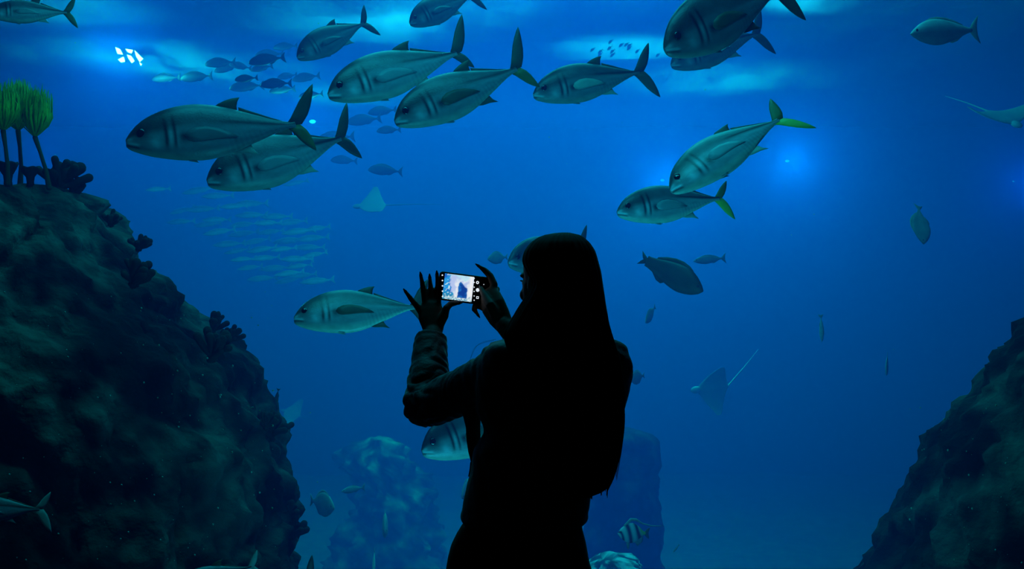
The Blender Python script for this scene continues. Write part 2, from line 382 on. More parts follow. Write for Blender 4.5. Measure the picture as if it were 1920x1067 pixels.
# nose px, fork px, distances of nose and tail, roll, build options, label
BIG = [
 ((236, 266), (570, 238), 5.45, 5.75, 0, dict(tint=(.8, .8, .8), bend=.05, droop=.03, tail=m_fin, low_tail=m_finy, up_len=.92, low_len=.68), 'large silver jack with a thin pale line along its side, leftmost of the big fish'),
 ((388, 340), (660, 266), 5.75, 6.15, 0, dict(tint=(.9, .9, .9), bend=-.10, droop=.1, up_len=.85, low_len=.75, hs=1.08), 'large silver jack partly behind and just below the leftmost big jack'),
 ((615, 178), (872, 101), 5.75, 6.1, 2, dict(bend=-.05, droop=.05, up_len=.98, low_len=.55, dorsal=.9), 'pale lit silver jack swimming just above another jack, upper middle'),
 ((740, 228), (984, 131), 5.5, 5.85, 4, dict(tint=(.75, .75, .75), bend=-.04, droop=.06, up_len=1.05, low_len=.75, low_tail=m_finy, pect=m_fin), 'shaded jack with a dark side fin, its tail touching the next jack to the right'),
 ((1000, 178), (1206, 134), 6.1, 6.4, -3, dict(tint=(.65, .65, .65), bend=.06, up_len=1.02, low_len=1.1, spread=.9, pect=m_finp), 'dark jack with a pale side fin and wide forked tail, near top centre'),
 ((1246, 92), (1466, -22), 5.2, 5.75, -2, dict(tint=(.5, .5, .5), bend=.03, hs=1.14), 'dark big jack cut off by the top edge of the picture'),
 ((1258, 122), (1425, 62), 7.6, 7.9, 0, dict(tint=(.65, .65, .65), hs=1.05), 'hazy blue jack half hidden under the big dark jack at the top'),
 ((1257, 358), (1468, 210), 5.15, 5.4, 34, dict(bend=-.07, droop=-.05, tail=m_finy, low_tail=m_finyb, hs=.98, up_len=.92, low_len=.92, twist=.28, dorsal=.7), 'bright silver jack diving steeply with a yellow-green tail lobe'),
 ((1157, 398), (1356, 372), 5.65, 5.95, 6, dict(bend=.03, low_tail=m_finyb, tail=m_finy, up_len=.6, low_len=.8), 'silver jack with a yellow tail crossing behind the steeply diving jack'),
 ((551, 598), (790, 574), 5.1, 5.25, 26, dict(bend=-.04, hs=1.15, pect=m_fin), 'bright turquoise jack swimming just left of the phone and hand'),
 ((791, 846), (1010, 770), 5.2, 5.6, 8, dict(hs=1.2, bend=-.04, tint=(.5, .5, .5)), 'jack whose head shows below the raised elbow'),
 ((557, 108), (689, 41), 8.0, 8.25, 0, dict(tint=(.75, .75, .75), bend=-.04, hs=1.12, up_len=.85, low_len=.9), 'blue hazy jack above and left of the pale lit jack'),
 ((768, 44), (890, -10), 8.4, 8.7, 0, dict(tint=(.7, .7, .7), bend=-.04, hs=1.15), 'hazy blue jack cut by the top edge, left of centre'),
 ((-22, 25), (132, 24), 6.3, 6.5, 10, dict(bend=.02, tail=m_finy, up_len=.9, low_len=.9, hs=1.0), 'silver jack with yellowish tail cut off in the top left corner'),
 ((-110, 960), (84, 955), 4.75, 4.85, 12, dict(bend=.05, tail=m_finp, up_len=.72, low_len=1.0, hs=.9), 'pale jack tail over the rock by the lower left corner'),
 ((318, 1112), (478, 1062), 4.9, 5.1, 0, dict(tail=m_finp, up_len=.75), 'pale back of a jack at the bottom edge before the rock'),
 ((420, 1160), (585, 1085), 5.3, 5.5, 0, dict(up_len=1.0), 'dark tail tip of a jack rising from the bottom edge'),
]
for (n0, f0, d0, d1, roll, kw, lab) in BIG:
    o = jack('jack_fish', **kw); pose(o, at(*n0, d0), at(*f0, d0 + .6 * (d1 - d0)), roll)
    tag(o, lab, 'fish', 'big silver jacks in the tank')
# ------------------------------------------------------------------ rocks
m_rock = mat('algae_covered_rock', (1, 1, 1), 0.95, 0.1, attr='Col', bump=1.0, bump_scale=22)
m_coral = mat('dark_coral', (0.012, 0.02, 0.022), 0.9, 0.1, 8, (0.03, 0.04, 0.035))
m_pale = mat('pale_rock', (0.30, 0.36, 0.34), 0.9, 0.1, 5, (0.55, 0.6, 0.55), bump=0.8, bump_scale=12)
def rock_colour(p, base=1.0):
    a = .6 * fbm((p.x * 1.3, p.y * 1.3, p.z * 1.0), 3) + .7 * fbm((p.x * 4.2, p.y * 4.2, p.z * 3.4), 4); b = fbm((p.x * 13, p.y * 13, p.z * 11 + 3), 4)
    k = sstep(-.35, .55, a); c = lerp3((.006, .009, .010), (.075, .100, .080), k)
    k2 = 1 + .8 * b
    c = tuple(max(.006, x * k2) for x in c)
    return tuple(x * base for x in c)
def rock(name, rows, D, depth, nz=110, nj=150, amp=.10, base=1.0, streak=None, seed=0, ext=(2.4, 1.2), colour=None, material=None):
    """rows: (py, left px, right px) of the outline at distance D; rings with an elliptical plan, front bulging to the viewer"""
    T = smooth_tab(rows, nz); rings, cols = [], []
    for (py, xl, xr) in T:
        a, b = at(xl, py, D), at(xr, py, D); cx = (a.x + b.x) / 2; rx = abs(b.x - a.x) / 2
        ry = min(depth, rx * .9 + .1); rg = []
        for j in range(nj):
            q = 2 * math.pi * j / nj
            p = Vector((cx + rx * math.cos(q), a.y + ry * math.sin(q), a.z))
            n = Vector((math.cos(q), math.sin(q), .25))
            sp = p * 1.0 + Vector((seed, seed * 2, 0))
            if streak: sp = Vector((sp.x * 2 + sp.z * streak, sp.y * 2, sp.z * .5)) * 1.3
            d = amp * fbm(sp * ext[0], 5) + amp * .55 * (abs(fbm(sp * 5, 4)) - .35) + amp * .45 * abs(noise.noise(sp * ext[1] * 5)) - amp * .5 * max(0, noise.noise(sp * ext[1] * 2.1) - .15) * 2
            cr = abs(noise.noise((p.x * 1.9 + seed, p.y * 1.9, p.z * .45 + 2)))
            d -= amp * (.22 + .55 * max(0, 1 - cr / .07) * (0 if streak else 1))
            p = p + n * d * min(1, rx * 2)
            rg.append(p); cols.append(rock_colour(p, base) if colour is None else colour(p))
        rings.append(rg)
    mb = MB().rings(rings, True, cols)
    return mb.build(name, material or m_rock, cols=True)
LEFT = [(345, -330, 96), (352, -360, 122), (372, -390, 150), (400, -400, 186), (430, -420, 220), (460, -430, 246), (500, -440, 266), (540, -450, 288), (580, -460, 328),
        (610, -470, 388), (650, -480, 432), (690, -490, 462), (770, -500, 492), (820, -510, 522), (880, -515, 534), (950, -520, 542), (1020, -525, 552), (1067, -530, 557), (1300, -560, 600), (2600, -600, 680)]
o = rock('reef_rock', LEFT, 6.1, 1.35, amp=.12, nz=260, nj=340)
tag(o, 'tall dark algae-covered rock rising along the left side', 'rock')
RIGHT = [(560, 1985, 2300), (600, 1945, 2350), (640, 1912, 2400), (690, 1872, 2420), (740, 1836, 2430), (800, 1796, 2440), (826, 1762, 2450), (880, 1730, 2460), (930, 1712, 2470), (1000, 1682, 2480), (1067, 1640, 2490), (1250, 1520, 2520), (2500, 1300, 2600)]
o = rock('reef_rock', RIGHT, 5.9, 1.2, amp=.06, nz=150, nj=200, streak=1.1, seed=5, base=.8)
tag(o, 'dark streaked rock slope in the lower right corner', 'rock')
PIL = [(806, 1130, 1200), (815, 1112, 1224), (840, 1104, 1236), (880, 1100, 1238), (940, 1096, 1236), (1000, 1094, 1243), (1067, 1085, 1254), (1400, 1040, 1290)]
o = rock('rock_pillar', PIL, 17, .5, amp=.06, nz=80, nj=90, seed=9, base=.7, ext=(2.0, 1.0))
tag(o, 'hazy blue rock pillar standing behind the hip of the woman', 'rock')
def pale_colour(p): 
    k = sstep(-.25, .4, fbm(p * 9, 4)); return lerp3((.05, .07, .07), (.8, .85, .8), k)
FARR = [(822, 690, 730), (832, 672, 752), (850, 640, 768), (866, 632, 782), (890, 650, 800), (930, 660, 820), (1000, 640, 830), (1120, 600, 860)]
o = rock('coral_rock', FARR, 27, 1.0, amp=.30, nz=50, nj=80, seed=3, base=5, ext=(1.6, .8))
tag(o, 'faint pale coral-covered rock far off left of the elbow', 'rock')
BASE = [(1042, 1120, 1160), (1048, 1105, 1190), (1058, 1098, 1205), (1080, 1090, 1212), (1200, 1070, 1230)]
o = rock('rubble_rock', BASE, 10.5, .4, amp=.13, nz=70, nj=140, seed=12, colour=pale_colour, ext=(6, 4))
tag(o, 'brightly lit pale rock at the bottom edge beside the trousers', 'rock')

# corals: bunches of short tubes on the outline of the left rock
def coral(px, py, D, size, seed, name='coral_bunch', cup=False, lab='', lean=0.35, n=16):
    rnd = random.Random(seed); c = at(px, py, D); mb = MB()
    for k in range(n):
        a = rnd.uniform(0, 2 * math.pi); b = rnd.uniform(0, 1.1)
        d = Vector((math.sin(b) * math.cos(a) + lean, math.sin(b) * math.sin(a) * .8 - .1, math.cos(b) * .9)).normalized()
        L = size * rnd.uniform(.5, 1.0); r = size * rnd.uniform(.09, .17)
        mid = c + d * L * .55 + Vector((rnd.uniform(-1, 1), rnd.uniform(-1, 1), rnd.uniform(-1, 1))) * size * .08
        mb.tube([c - d * size * .15, mid, c + d * L], [r * .8, r, r * 1.25], n=8)
    return tag(mb.build(name, m_coral), lab, 'coral', 'dark corals on the left rock')
CORALS = [(112, 352, 5.95, .10, 'dark bushy coral at the right end of the rock top'), (136, 364, 6.0, .055, 'small dark coral knob just right of the bushy coral on the rock top'),
          (208, 420, 6.05, .045, 'single round dark coral knob high on the rock outline'), (260, 466, 6.05, .045, 'dark coral tuft on the rock outline below the round knob'),
          (252, 530, 5.55, .075, 'dark coral patch on the rock face below the coral tuft'), (400, 618, 6.05, .06, 'upper dark coral on the shoulder of the left rock'),
          (428, 640, 6.05, .055, 'lower dark coral on the shoulder of the left rock'), (398, 668, 5.6, .085, 'dark hanging coral on the face below the rock shoulder'),
          (508, 818, 6.0, .085, 'dark coral jutting from the steep right flank of the left rock'), (500, 800, 5.8, .05, 'small coral just above the one jutting from the steep flank'),
          (545, 968, 6.1, .05, 'upper of two small corals low on the rock flank'), (548, 1005, 6.1, .06, 'lower of two small corals low on the rock flank')]
for i, (px, py, D, sz, lab) in enumerate(CORALS): coral(px, py, D, sz * 1.45, 40 + i, lab=lab)
def cup(px, top, bot, D, w0, w1, lab):
    c0, c1 = at(px, bot, D), at(px, top, D); s = D / F; mb = MB(); rings = []
    for k, (t, ww) in enumerate(((0, .5), (.25, .42), (.5, .5), (.75, .85), (.93, 1.0), (1.0, .95), (.98, .75), (.8, .45))):
        rr = (w0 + (w1 - w0) * t) * s * ww if t < .6 else w1 * s * ww
        p = c0.lerp(c1, t)
        rings.append([p + Vector((math.cos(q), math.sin(q) * .8, .08 * math.sin(5 * q))) * rr * (1 + .12 * math.sin(7 * q + k)) for q in (2 * math.pi * j / 24 for j in range(24))])
    mb.rings(rings)
    return tag(mb.build('cup_sponge', m_coral), lab, 'sponge', 'cup sponges on the rock top')
cup(15, 304, 352, 5.9, 16, 18, 'dark cup sponge left on the rock top, at the foot of the left stalk')
cup(57, 313, 350, 5.9, 14, 17, 'small dark cup sponge between the stalks on the rock top')
cup(101, 317, 362, 5.95, 22, 20, 'wide dark cup sponge right of the stalks on the rock top')
# sea palms: thin stalks with a tuft of yellow-green blades
m_stalk = mat('algae_stalk', (0.035, 0.05, 0.025), 0.8, 0.2, 12, (0.05, 0.07, 0.03))
m_blade = mat('yellow_green_blade', (0.16, 0.26, 0.012), 0.6, 0.3, 7, (0.55, 0.68, 0.03))
def sea_palm(base, neck, tip, D, width, seed, lab):
    rnd = random.Random(seed); root = empty('sea_palm', Matrix.Translation(at(*base, D)))
    o = root.location.copy(); b, k, t = (at(*q, D) - o for q in (base, neck, tip)); s = D / F
    MB().tube([b, b.lerp(k, .35) + Vector((s * 3, 0, 0)), b.lerp(k, .7) + Vector((s * 2, 0, 0)), k], [s * 5.5, s * 4, s * 3.6, s * 5], n=10).build('stalk', m_stalk, root)
    mb = MB()
    for i in range(150):
        a = rnd.uniform(0, 2 * math.pi); rr = math.sqrt(rnd.random()) ; out = Vector((math.cos(a), math.sin(a), 0)) * rr
        H = (t - k).length * rnd.uniform(.62, 1.0) * (1 - .18 * rr * rr); W = width * s * .5
        pts = []
        for q in (0, .15, .35, .6, .85, 1.0):
            spread = math.sin(min(1, q * 1.5) * math.pi / 2) * (1 + .05 * rnd.uniform(-1, 1)) * (1 - .12 * max(0, q - .7) / .3)
            pts.append(k + (t - k).normalized() * H * q + out * W * spread + Vector((rnd.uniform(-1, 1), rnd.uniform(-1, 1), 0)) * s * 1.4 * q)
        mb.tube(pts, [s * 1.5, s * 2.0, s * 2.6, s * 2.8, s * 2.2, s * .7], n=5, flat=.45)
    mb.build('blades', m_blade, root)
    return tag(root, lab, 'seaweed', 'sea palms on the rock top')
sea_palm((14, 345), (6, 246), (4, 150), 5.75, 62, 1, 'tall yellow-green sea palm cut by the left picture edge')
sea_palm((38, 345), (34, 246), (32, 141), 6.0, 64, 2, 'tallest yellow-green sea palm, its straight stalk in the middle')
sea_palm((92, 352), (66, 258), (74, 155), 5.85, 58, 3, 'brightest yellow-green sea palm on a leaning stalk, rightmost on the rock')
# ------------------------------------------------------------------ the woman with the phone
m_skin = mat('skin', (0.20, 0.135, 0.10), 0.6, 0.25)
m_jacket = mat('dark_jacket_cloth', (0.034, 0.038, 0.038), 0.6, 0.35, 30, (0.05, 0.054, 0.054), sheen=0.15, bump=0.15, bump_scale=120)
m_trous = mat('black_trousers', (0.006, 0.006, 0.007), 0.85, 0.15)
m_hair = mat('dark_brown_hair', (0.005, 0.004, 0.0035), 0.75, 0.06)
m_shoe = mat('black_shoe', (0.01, 0.01, 0.01), 0.5, 0.4)
m_eyeb = mat('eyeball', (0.5, 0.5, 0.48), 0.2, 0.5)
m_nail = mat('dark_nail', (0.03, 0.012, 0.014), 0.25, 0.5)
woman = empty('person', Matrix.Translation((0.10, 0.0, 0.0)))
W0 = woman.location.copy()
def loc(v): return [Vector(p) - W0 for p in v]

# joints
D0 = 3.0
SL, SR = at(935, 688, 3.0), at(1146, 692, 2.98)
EL, WL = at(800, 762, 3.20), at(812, 628, 3.36)
ER, WR = at(1078, 772, 3.26), at(947, 611, 3.36)
def A(px, py, D): return at(px, py, D)

body = MB()
# head, turned to the left towards the phone
yaw = R(36); Mh = Matrix.Rotation(yaw, 3, 'Z') @ Matrix.Rotation(R(-4), 3, 'X')   # head frame: x right, y forward, z up
HC = at(1042, 532, 3.03)
def H(x, y, z): return HC + Mh @ Vector((x, y, z))
body.ell(H(0, -.005, .035), .074, .092, .088, Mh, 28, 18)
body.ell(H(0, .030, -.015), .064, .066, .085, Mh, 24, 16)
body.ell(H(0, .040, -.065), .050, .052, .048, Mh)
body.ell(H(0, .078, -.098), .020, .018, .016, Mh, 14, 10)                       # chin
body.tube([H(0, .090, .020), H(0, .102, -.006), H(0, .116, -.030)], [.008, .010, .012], n=10)   # nose
for s in (-1, 1):
    body.ell(H(s * .012, .104, -.034), .009, .010, .007, Mh, 10, 8)             # nostrils
    body.ell(H(s * .034, .072, -.022), .020, .018, .018, Mh, 12, 8)             # cheeks
    body.tube([H(s * .010, .090, .026), H(s * .030, .087, .031), H(s * .050, .070, .024)], [.006, .007, .005], n=8)  # brows
    body.ell(H(s * .074, -.005, -.005), .008, .020, .032, Mh, 12, 10)           # ears
body.tube([H(-.022, .088, -.062), H(0, .098, -.059), H(.022, .088, -.062)], [.004, .0065, .004], n=8)     # lips
body.tube([H(-.020, .087, -.071), H(0, .096, -.072), H(.020, .087, -.071)], [.004, .0075, .004], n=8)
NB = at(1046, 655, 2.97)
body.tube([H(0, -.01, -.05), at(1048, 612, 2.985), NB], [.055, .050, .062], n=20)
# trunk under the clothes
def trunk(mb, rows, n=40, nz=50, pw=0.85):
    rings = []
    for (py, l_, r_, dc, dh) in smooth_tab(rows, nz):
        a, b = at(l_, py, D0), at(r_, py, D0); cx = (a.x + b.x) / 2; rx = (b.x - a.x) / 2
        rings.append([Vector((cx + rx * math.copysign(abs(math.cos(q)) ** pw, math.cos(q)), CAM.y + dc + dh * math.copysign(abs(math.sin(q)) ** pw, math.sin(q)), a.z)) for q in (2 * math.pi * j / n for j in range(n))])
    return mb.rings(rings)
trunk(body, [(640, 985, 1110, 2.98, .05), (670, 940, 1140, 2.99, .08), (720, 915, 1150, 3.0, .095), (800, 925, 1135, 3.0, .095), (870, 915, 1110, 3.0, .085), (940, 895, 1085, 3.0, .09), (1000, 880, 1080, 3.0, .10), (1080, 868, 1080, 3.0, .11), (1120, 880, 1075, 3.0, .10)])
legs = [([A(922, 1080, 3.0), A(925, 1290, 3.02), A(930, 1440, 3.0), A(930, 1690, 2.96)], [.085, .058, .052, .036]), ([A(1028, 1080, 3.0), A(1030, 1290, 3.02), A(1028, 1440, 3.0), A(1028, 1690, 2.96)], [.085, .058, .052, .036])]
for p, r in legs: body.tube(p, r, n=16)
for px in (930, 1028):
    a = A(px, 1690, 2.96); body.tube([Vector((a.x, a.y - .03, .04)), Vector((a.x, a.y + .06, .035)), Vector((a.x, a.y + .17, .025))], [.036, .036, .024], n=12)
    body.tube([a, Vector((a.x, a.y, .05))], [.036, .036], n=12)
# arms
body.tube([SL, SL.lerp(EL, .5), EL, EL.lerp(WL, .3), WL], [.046, .040, .036, .036, .026], n=16)
body.tube([SR, SR.lerp(ER, .5), ER, ER.lerp(WR, .3), WR], [.046, .040, .036, .036, .026], n=16)
body.tube([at(985, 668, 2.98), SL], [.05, .046], n=14); body.tube([at(1100, 668, 2.98), SR], [.05, .046], n=14)
# left hand, its back to the viewer: little finger left, thumb right under the phone
HD = 3.40
def hand(palm, fingers):
    body.tube(palm[0], palm[1], n=16, flat=.45, flat_dir=(0, 1, 0))
    for pts, rad in fingers: body.tube(pts, rad, n=12)
PX = HD / F
Pw = A(814, 625, 3.365)
body.tube([WL, A(812, 612, 3.375), A(809, 596, 3.39), A(808, 582, 3.40)], [.025, .031, .036, .034], n=20, flat=.5, flat_dir=(0, 1, 0))
Lf = {
 'little': ([A(793, 590, 3.395), A(781, 573, 3.40), A(771, 561, 3.40), A(762, 549, 3.395)], [.0105, .0088, .0075, .0050]),
 'ring': ([A(800, 582, 3.40), A(796, 557, 3.41), A(793, 538, 3.415), A(789.5, 519, 3.41)], [.0105, .0092, .0080, .0052]),
 'middle': ([A(810, 578, 3.405), A(808, 553, 3.418), A(807, 536, 3.424), A(806, 523, 3.424)], [.0100, .0085, .0074, .0054]),
 'index': ([A(822, 580, 3.402), A(821.5, 556, 3.415), A(821, 537, 3.420), A(819.5, 517, 3.420)], [.0100, .0085, .0075, .0056]),
 'thumb': ([A(823, 608, 3.38), A(833, 592, 3.375), A(837, 578, 3.375), A(845, 570, 3.385), A(858, 568.5, 3.392)], [.015, .0125, .0105, .0088, .0055])}
for pts, rad in Lf.values(): body.tube(pts, rad, n=12)
# right hand, seen from its thumb side, holding the right end of the phone
body.tube([WR, A(936, 594, 3.375), A(925, 574, 3.39), A(920, 558, 3.405)], [.027, .034, .037, .032], n=20, flat=.5, flat_dir=(.4, 1, 0))
Rf = {
 'index': ([A(924, 552, 3.405), A(926, 533, 3.415), A(919, 517, 3.425), A(909, 507, 3.43), A(899, 500, 3.425)], [.0125, .0112, .0098, .0085, .0048]),
 'middle': ([A(927, 556, 3.42), A(931, 543, 3.45), A(923, 535, 3.465), A(908, 534, 3.467)], [.0115, .0105, .009, .007]),
 'ring': ([A(923, 570, 3.425), A(930, 560, 3.455), A(921, 552, 3.47), A(906, 551, 3.472)], [.011, .0100, .009, .007]),
 'little': ([A(915, 582, 3.41), A(902, 574, 3.43), A(890, 573, 3.428), A(889, 580, 3.418), A(895, 589, 3.41)], [.0115, .0105, .0092, .0080, .0045]),
 'thumb': ([A(930, 592, 3.365), A(919, 571, 3.358), A(909, 554, 3.385), A(902.5, 542, 3.402)], [.0155, .0130, .0108, .0070])}
for pts, rad in Rf.values(): body.tube(pts, rad, n=12)
v, f, nn = remeshed(body, 0.0032, 3, .5)
mesh('body', loc(v), f, m_skin, woman)
for s in (-1, 1):
    MB().ell(H(s * .031, .0755, .008) - W0, .0125, .0125, .0125, Mh, 14, 10).build('eyeball', m_eyeb, woman)
    MB().tube([H(s * .044, .082, .013) - W0, H(s * .034, .095, .014) - W0, H(s * .022, .093, .012) - W0], [.0012, .0035, .0012], n=6, flat=.6).build('eyelashes', m_hair, woman)
for dct in (Lf, Rf):
    for pts, rad in dct.values():
        d = (pts[-1] - pts[-2]).normalized(); mb = MB()
        mb.tube([pts[-1] - d * .004 - W0, pts[-1] + d * .005 - W0, pts[-1] + d * .013 - W0], [rad[-1] * .95, rad[-1] * .85, rad[-1] * .35], n=8, flat=.5, flat_dir=(0, 1, 0))
        mb.build('fingernail', m_nail, woman)

# jacket: trunk, two sleeves, collar, open front hem; folds pressed into the cloth
jk = MB()
trunk(jk, [(630, 985, 1110, 2.97, .055), (642, 934, 1142, 2.975, .075), (655, 912, 1160, 2.985, .09), (680, 896, 1168, 3.0, .108), (720, 890, 1178, 3.0, .118), (770, 892, 1170, 3.0, .118), (800, 907, 1162, 3.0, .114), (818, 906, 1147, 3.0, .112), (830, 896, 1143, 3.0, .11), (848, 888, 1136, 3.0, .108),
           (870, 885, 1128, 3.0, .105), (910, 876, 1114, 3.0, .108), (940, 869, 1104, 3.0, .112), (952, 867, 1103, 3.0, .114), (957, 865, 1100, 3.0, .112), (972, 862, 1101, 3.0, .116), (982, 868, 1092, 3.0, .110)], 48, 70)
jk.tube([at(944, 697, 3.0), SL.lerp(EL, .35) + Vector((0, 0, -.012)), SL.lerp(EL, .75) + Vector((-.006, 0, -.010)), EL + Vector((-.004, .01, .0)), EL.lerp(WL, .35), EL.lerp(WL, .70)],
        [.064, .057, .056, .059, .055, .043], n=24)
jk.tube([at(1136, 694, 2.99), SR.lerp(ER, .4), SR.lerp(ER, .8), ER, ER.lerp(WR, .4), ER.lerp(WR, .70), ER.lerp(WR, .80)], [.066, .060, .056, .055, .052, .043, .040], n=24)
jk.tube([at(920, 664, 3.0), at(955, 650, 2.985), at(1000, 634, 2.97)], [.022, .022, .022], n=20)           # shoulder seams
jk.tube([at(1160, 660, 2.99), at(1140, 650, 2.98), at(1090, 634, 2.97)], [.024, .024, .022], n=20)
tor = [at(1046, 622, 2.985) + Vector((.075 * math.cos(q), .068 * math.sin(q), .012 * math.sin(q))) for q in (2 * math.pi * k / 24 for k in range(25))]
jk.tube(tor, .018, n=12, round_ends=False)                                                              # collar
jk.tube([EL.lerp(WL, .60) + Vector((-.003, 0, 0)), EL.lerp(WL, .80) + Vector((-.003, 0, 0)), EL.lerp(WL, .955) + Vector((-.003, 0, 0))], [.046, .044, .042], n=24, round_ends=False)    # cuff
v, f, nn = remeshed(jk, 0.0055, 5, .5)
def folds(p):
    d = .004 * fbm(Vector((p.x * 9, p.y * 9, p.z * 9)), 3)
    eL = (p - EL).length
    ax = (WL - EL).normalized() if (p - EL).dot(WL - EL) > 0 else (SL - EL).normalized()
    u = (p - EL).dot(ax)
    if p.x < SL.x - .02:
        q = u * 62 + 7 * noise.noise(p * 14) + 3.0 * (p.x - p.z) * 10
        d += .0085 * (abs(math.sin(q)) ** .7 - .5) * math.exp(-(eL / .16) ** 2) + .003 * noise.noise((p.x * 18, p.y * 18, u * 55))
    else:
        d += .004 * noise.noise((p.x * 14, p.y * 14, p.z * 26 + p.x * 18)) + .0035 * abs(noise.noise((p.x * 22 + p.z * 10, p.y * 8, p.z * 6)))
    return d
v = [p + n * folds(p) for p, n in zip(v, nn)]
mesh('jacket', loc(v), f, m_jacket, woman)
MB().tube([at(884, 770, 3.07) - W0, at(887, 800, 3.09) - W0, at(888, 826, 3.09) - W0, at(889, 846, 3.085) - W0, at(891, 862, 3.06) - W0], [.024, .0185, .0180, .0150, .012], n=14, flat=.7, flat_dir=(0, 1, 0)).build('jacket_front_edge', m_jacket, woman)
MB().tube([at(884, 868, 3.07) - W0, at(882, 880, 3.075) - W0, at(879, 893, 3.075) - W0], [.0035, .0022, .0016], n=8).build('zip_pull', m_shoe, woman)
# trousers
tr_ = MB()
trunk(tr_, [(968, 876, 1090, 3.0, .098), (985, 864, 1090, 3.0, .106), (1000, 856, 1094, 3.0, .110), (1030, 845, 1101, 3.0, .118), (1067, 836, 1108, 3.0, .122), (1110, 834, 1112, 3.0, .115), (1150, 842, 1106, 3.0, .09)])
for px, sgn in ((908, -1), (1040, 1)):
    tr_.tube([A(px, 1090, 3.0), A(px + 2, 1290, 3.02), A(px + 4 - sgn * 4, 1440, 3.0), A(px + 8 - sgn * 12, 1675, 2.96)], [.096, .074, .066, .062], n=22)
v, f, nn = remeshed(tr_, 0.008, 5, .5)
mesh('trousers', loc([p + n * .003 * fbm(p * 14, 3) for p, n in zip(v, nn)]), f, m_trous, woman)
for px in (930, 1028):
    a = A(px, 1690, 2.96); mb = MB()
    mb.tube([Vector((a.x, a.y - .045, .045)), Vector((a.x, a.y + .05, .043)), Vector((a.x, a.y + .15, .036)), Vector((a.x, a.y + .2, .028))], [.044, .045, .042, .026], n=16)
    v, f, nn = remeshed(mb, .008, 2); v = [Vector((p.x, p.y, max(p.z, .001))) for p in v]
    mesh('shoe', loc(v), f, m_shoe, woman)

# hair: one long mass with strand grooves, plus loose strands along its rim
HAIR = [  # py, left, right, centre distance, half thickness
 (436.5, 1047, 1068, 3.0, .02), (439, 1026, 1082, 2.995, .045), (445, 1009, 1093, 2.99, .065), (455, 995, 1104, 2.985, .082), (470, 984, 1114, 2.98, .094), (490, 980, 1120, 2.975, .100),
 (510, 988, 1125, 2.965, .094), (530, 997, 1128, 2.955, .086), (550, 990, 1131, 2.945, .080), (570, 977, 1134, 2.94, .078), (590, 965, 1138, 2.925, .068), (605, 956, 1141, 2.91, .060), (625, 947, 1146, 2.895, .052),
 (645, 950, 1151, 2.885, .045), (670, 962, 1160, 2.875, .040), (700, 976, 1167, 2.868, .038), (740, 990, 1170, 2.863, .037), (780, 1000, 1169, 2.86, .036), (820, 1008, 1165, 2.862, .036), (850, 1018, 1161, 2.866, .034),
 (880, 1030, 1155, 2.87, .031), (900, 1040, 1149, 2.874, .027), (915, 1052, 1139, 2.876, .022), (926, 1066, 1122, 2.878, .016), (933, 1080, 1104, 2.879, .008)]
rings = []; NJ = 180
for (py, l_, r_, dc, dh) in smooth_tab(HAIR, 130):
    a, b = at(l_, py, dc), at(r_, py, dc); cx = (a.x + b.x) / 2; rx = (b.x - a.x) / 2; rg = []
    t = (py - 436) / 500
    for j in range(NJ):
        q = 2 * math.pi * j / NJ
        g = .0035 * noise.noise((math.cos(q) * 9, math.sin(q) * 9, t * 2.2)) + .0028 * noise.noise((math.cos(q) * 26, math.sin(q) * 26, t * 3.0)) * min(1, t * 4)
        n = Vector((math.cos(q), math.sin(q), 0))
        rg.append(Vector((cx + rx * math.cos(q), CAM.y + dc + dh * math.sin(q), a.z)) + n * g)
    rings.append(rg)
hm = MB().rings(rings); rnd = random.Random(11)
for k in range(170):     # strands hanging on the rim and at the tips
    py0 = rnd.uniform(560, 850); l_, r_, dc, dh = interp(HAIR, py0)
    q = rnd.choice([rnd.uniform(-.5, .5), rnd.uniform(-2.6, -.3)])
    py1 = min(py0 + rnd.uniform(70, 160), 938 - 24 * abs(math.sin(k)))
    pts = []
    for i in range(6):
        py = py0 + (py1 - py0) * i / 5; l2, r2, d2, h2 = interp(HAIR, min(py, 915)); sc_ = 1.0 + .012 * math.sin(i * 1.1 + k) + (.02 * i / 5 if k % 9 == 0 else 0)
        cx = (l2 + r2) / 2; hw = (r2 - l2) / 2
        pts.append(at(cx + hw * math.cos(q) * sc_, py, d2 + h2 * math.sin(q) * 1.02))
    hm.tube(pts, [.0022, .0026, .0026, .0022, .0016, .0006], n=5)
for k in range(46):      # ragged tips
    px = 1058 + 96 * rnd.random(); top = 880 if px < 1140 else 850
    pts = [at(px - 2, top, 2.868), at(px, top + 22, 2.872), at(px + rnd.uniform(-4, 3), min(936, top + rnd.uniform(40, 58)) - max(0, px - 1112) * .42, 2.876)]
    hm.tube(pts, [.004, .0035, .0007], n=5)
for k in range(8):      # fine flyaways by the left shoulder and the right rim
    if k < 2: pts = [at(930 - k * 4, 636 + k * 2, 2.95), at(898 - k * 5, 645 + k * 4, 2.96), at(884 - k * 2, 668 + k * 5, 2.97), at(880 + k * 2, 680 + k * 4, 2.98)]
    else: pts = [at(1166 + k * .5, 740, 2.87), at(1168 + k * .5, 790, 2.87), at(1162 + k * .6, 840, 2.87), at(1152 + k * .6, 880 + 3 * k, 2.87)]
    pts = [Vector(q[1:]) for q in smooth_tab([(i, *p) for i, p in enumerate(pts)], 16)]
    hm.tube(pts, [.00025 if k < 2 else .0004] * 16, n=4)
mesh('hair', loc(hm.v), hm.f, m_hair, woman)
tag(woman, 'woman from behind, long dark hair, dark jacket, black trousers, both hands raising a phone', 'person')

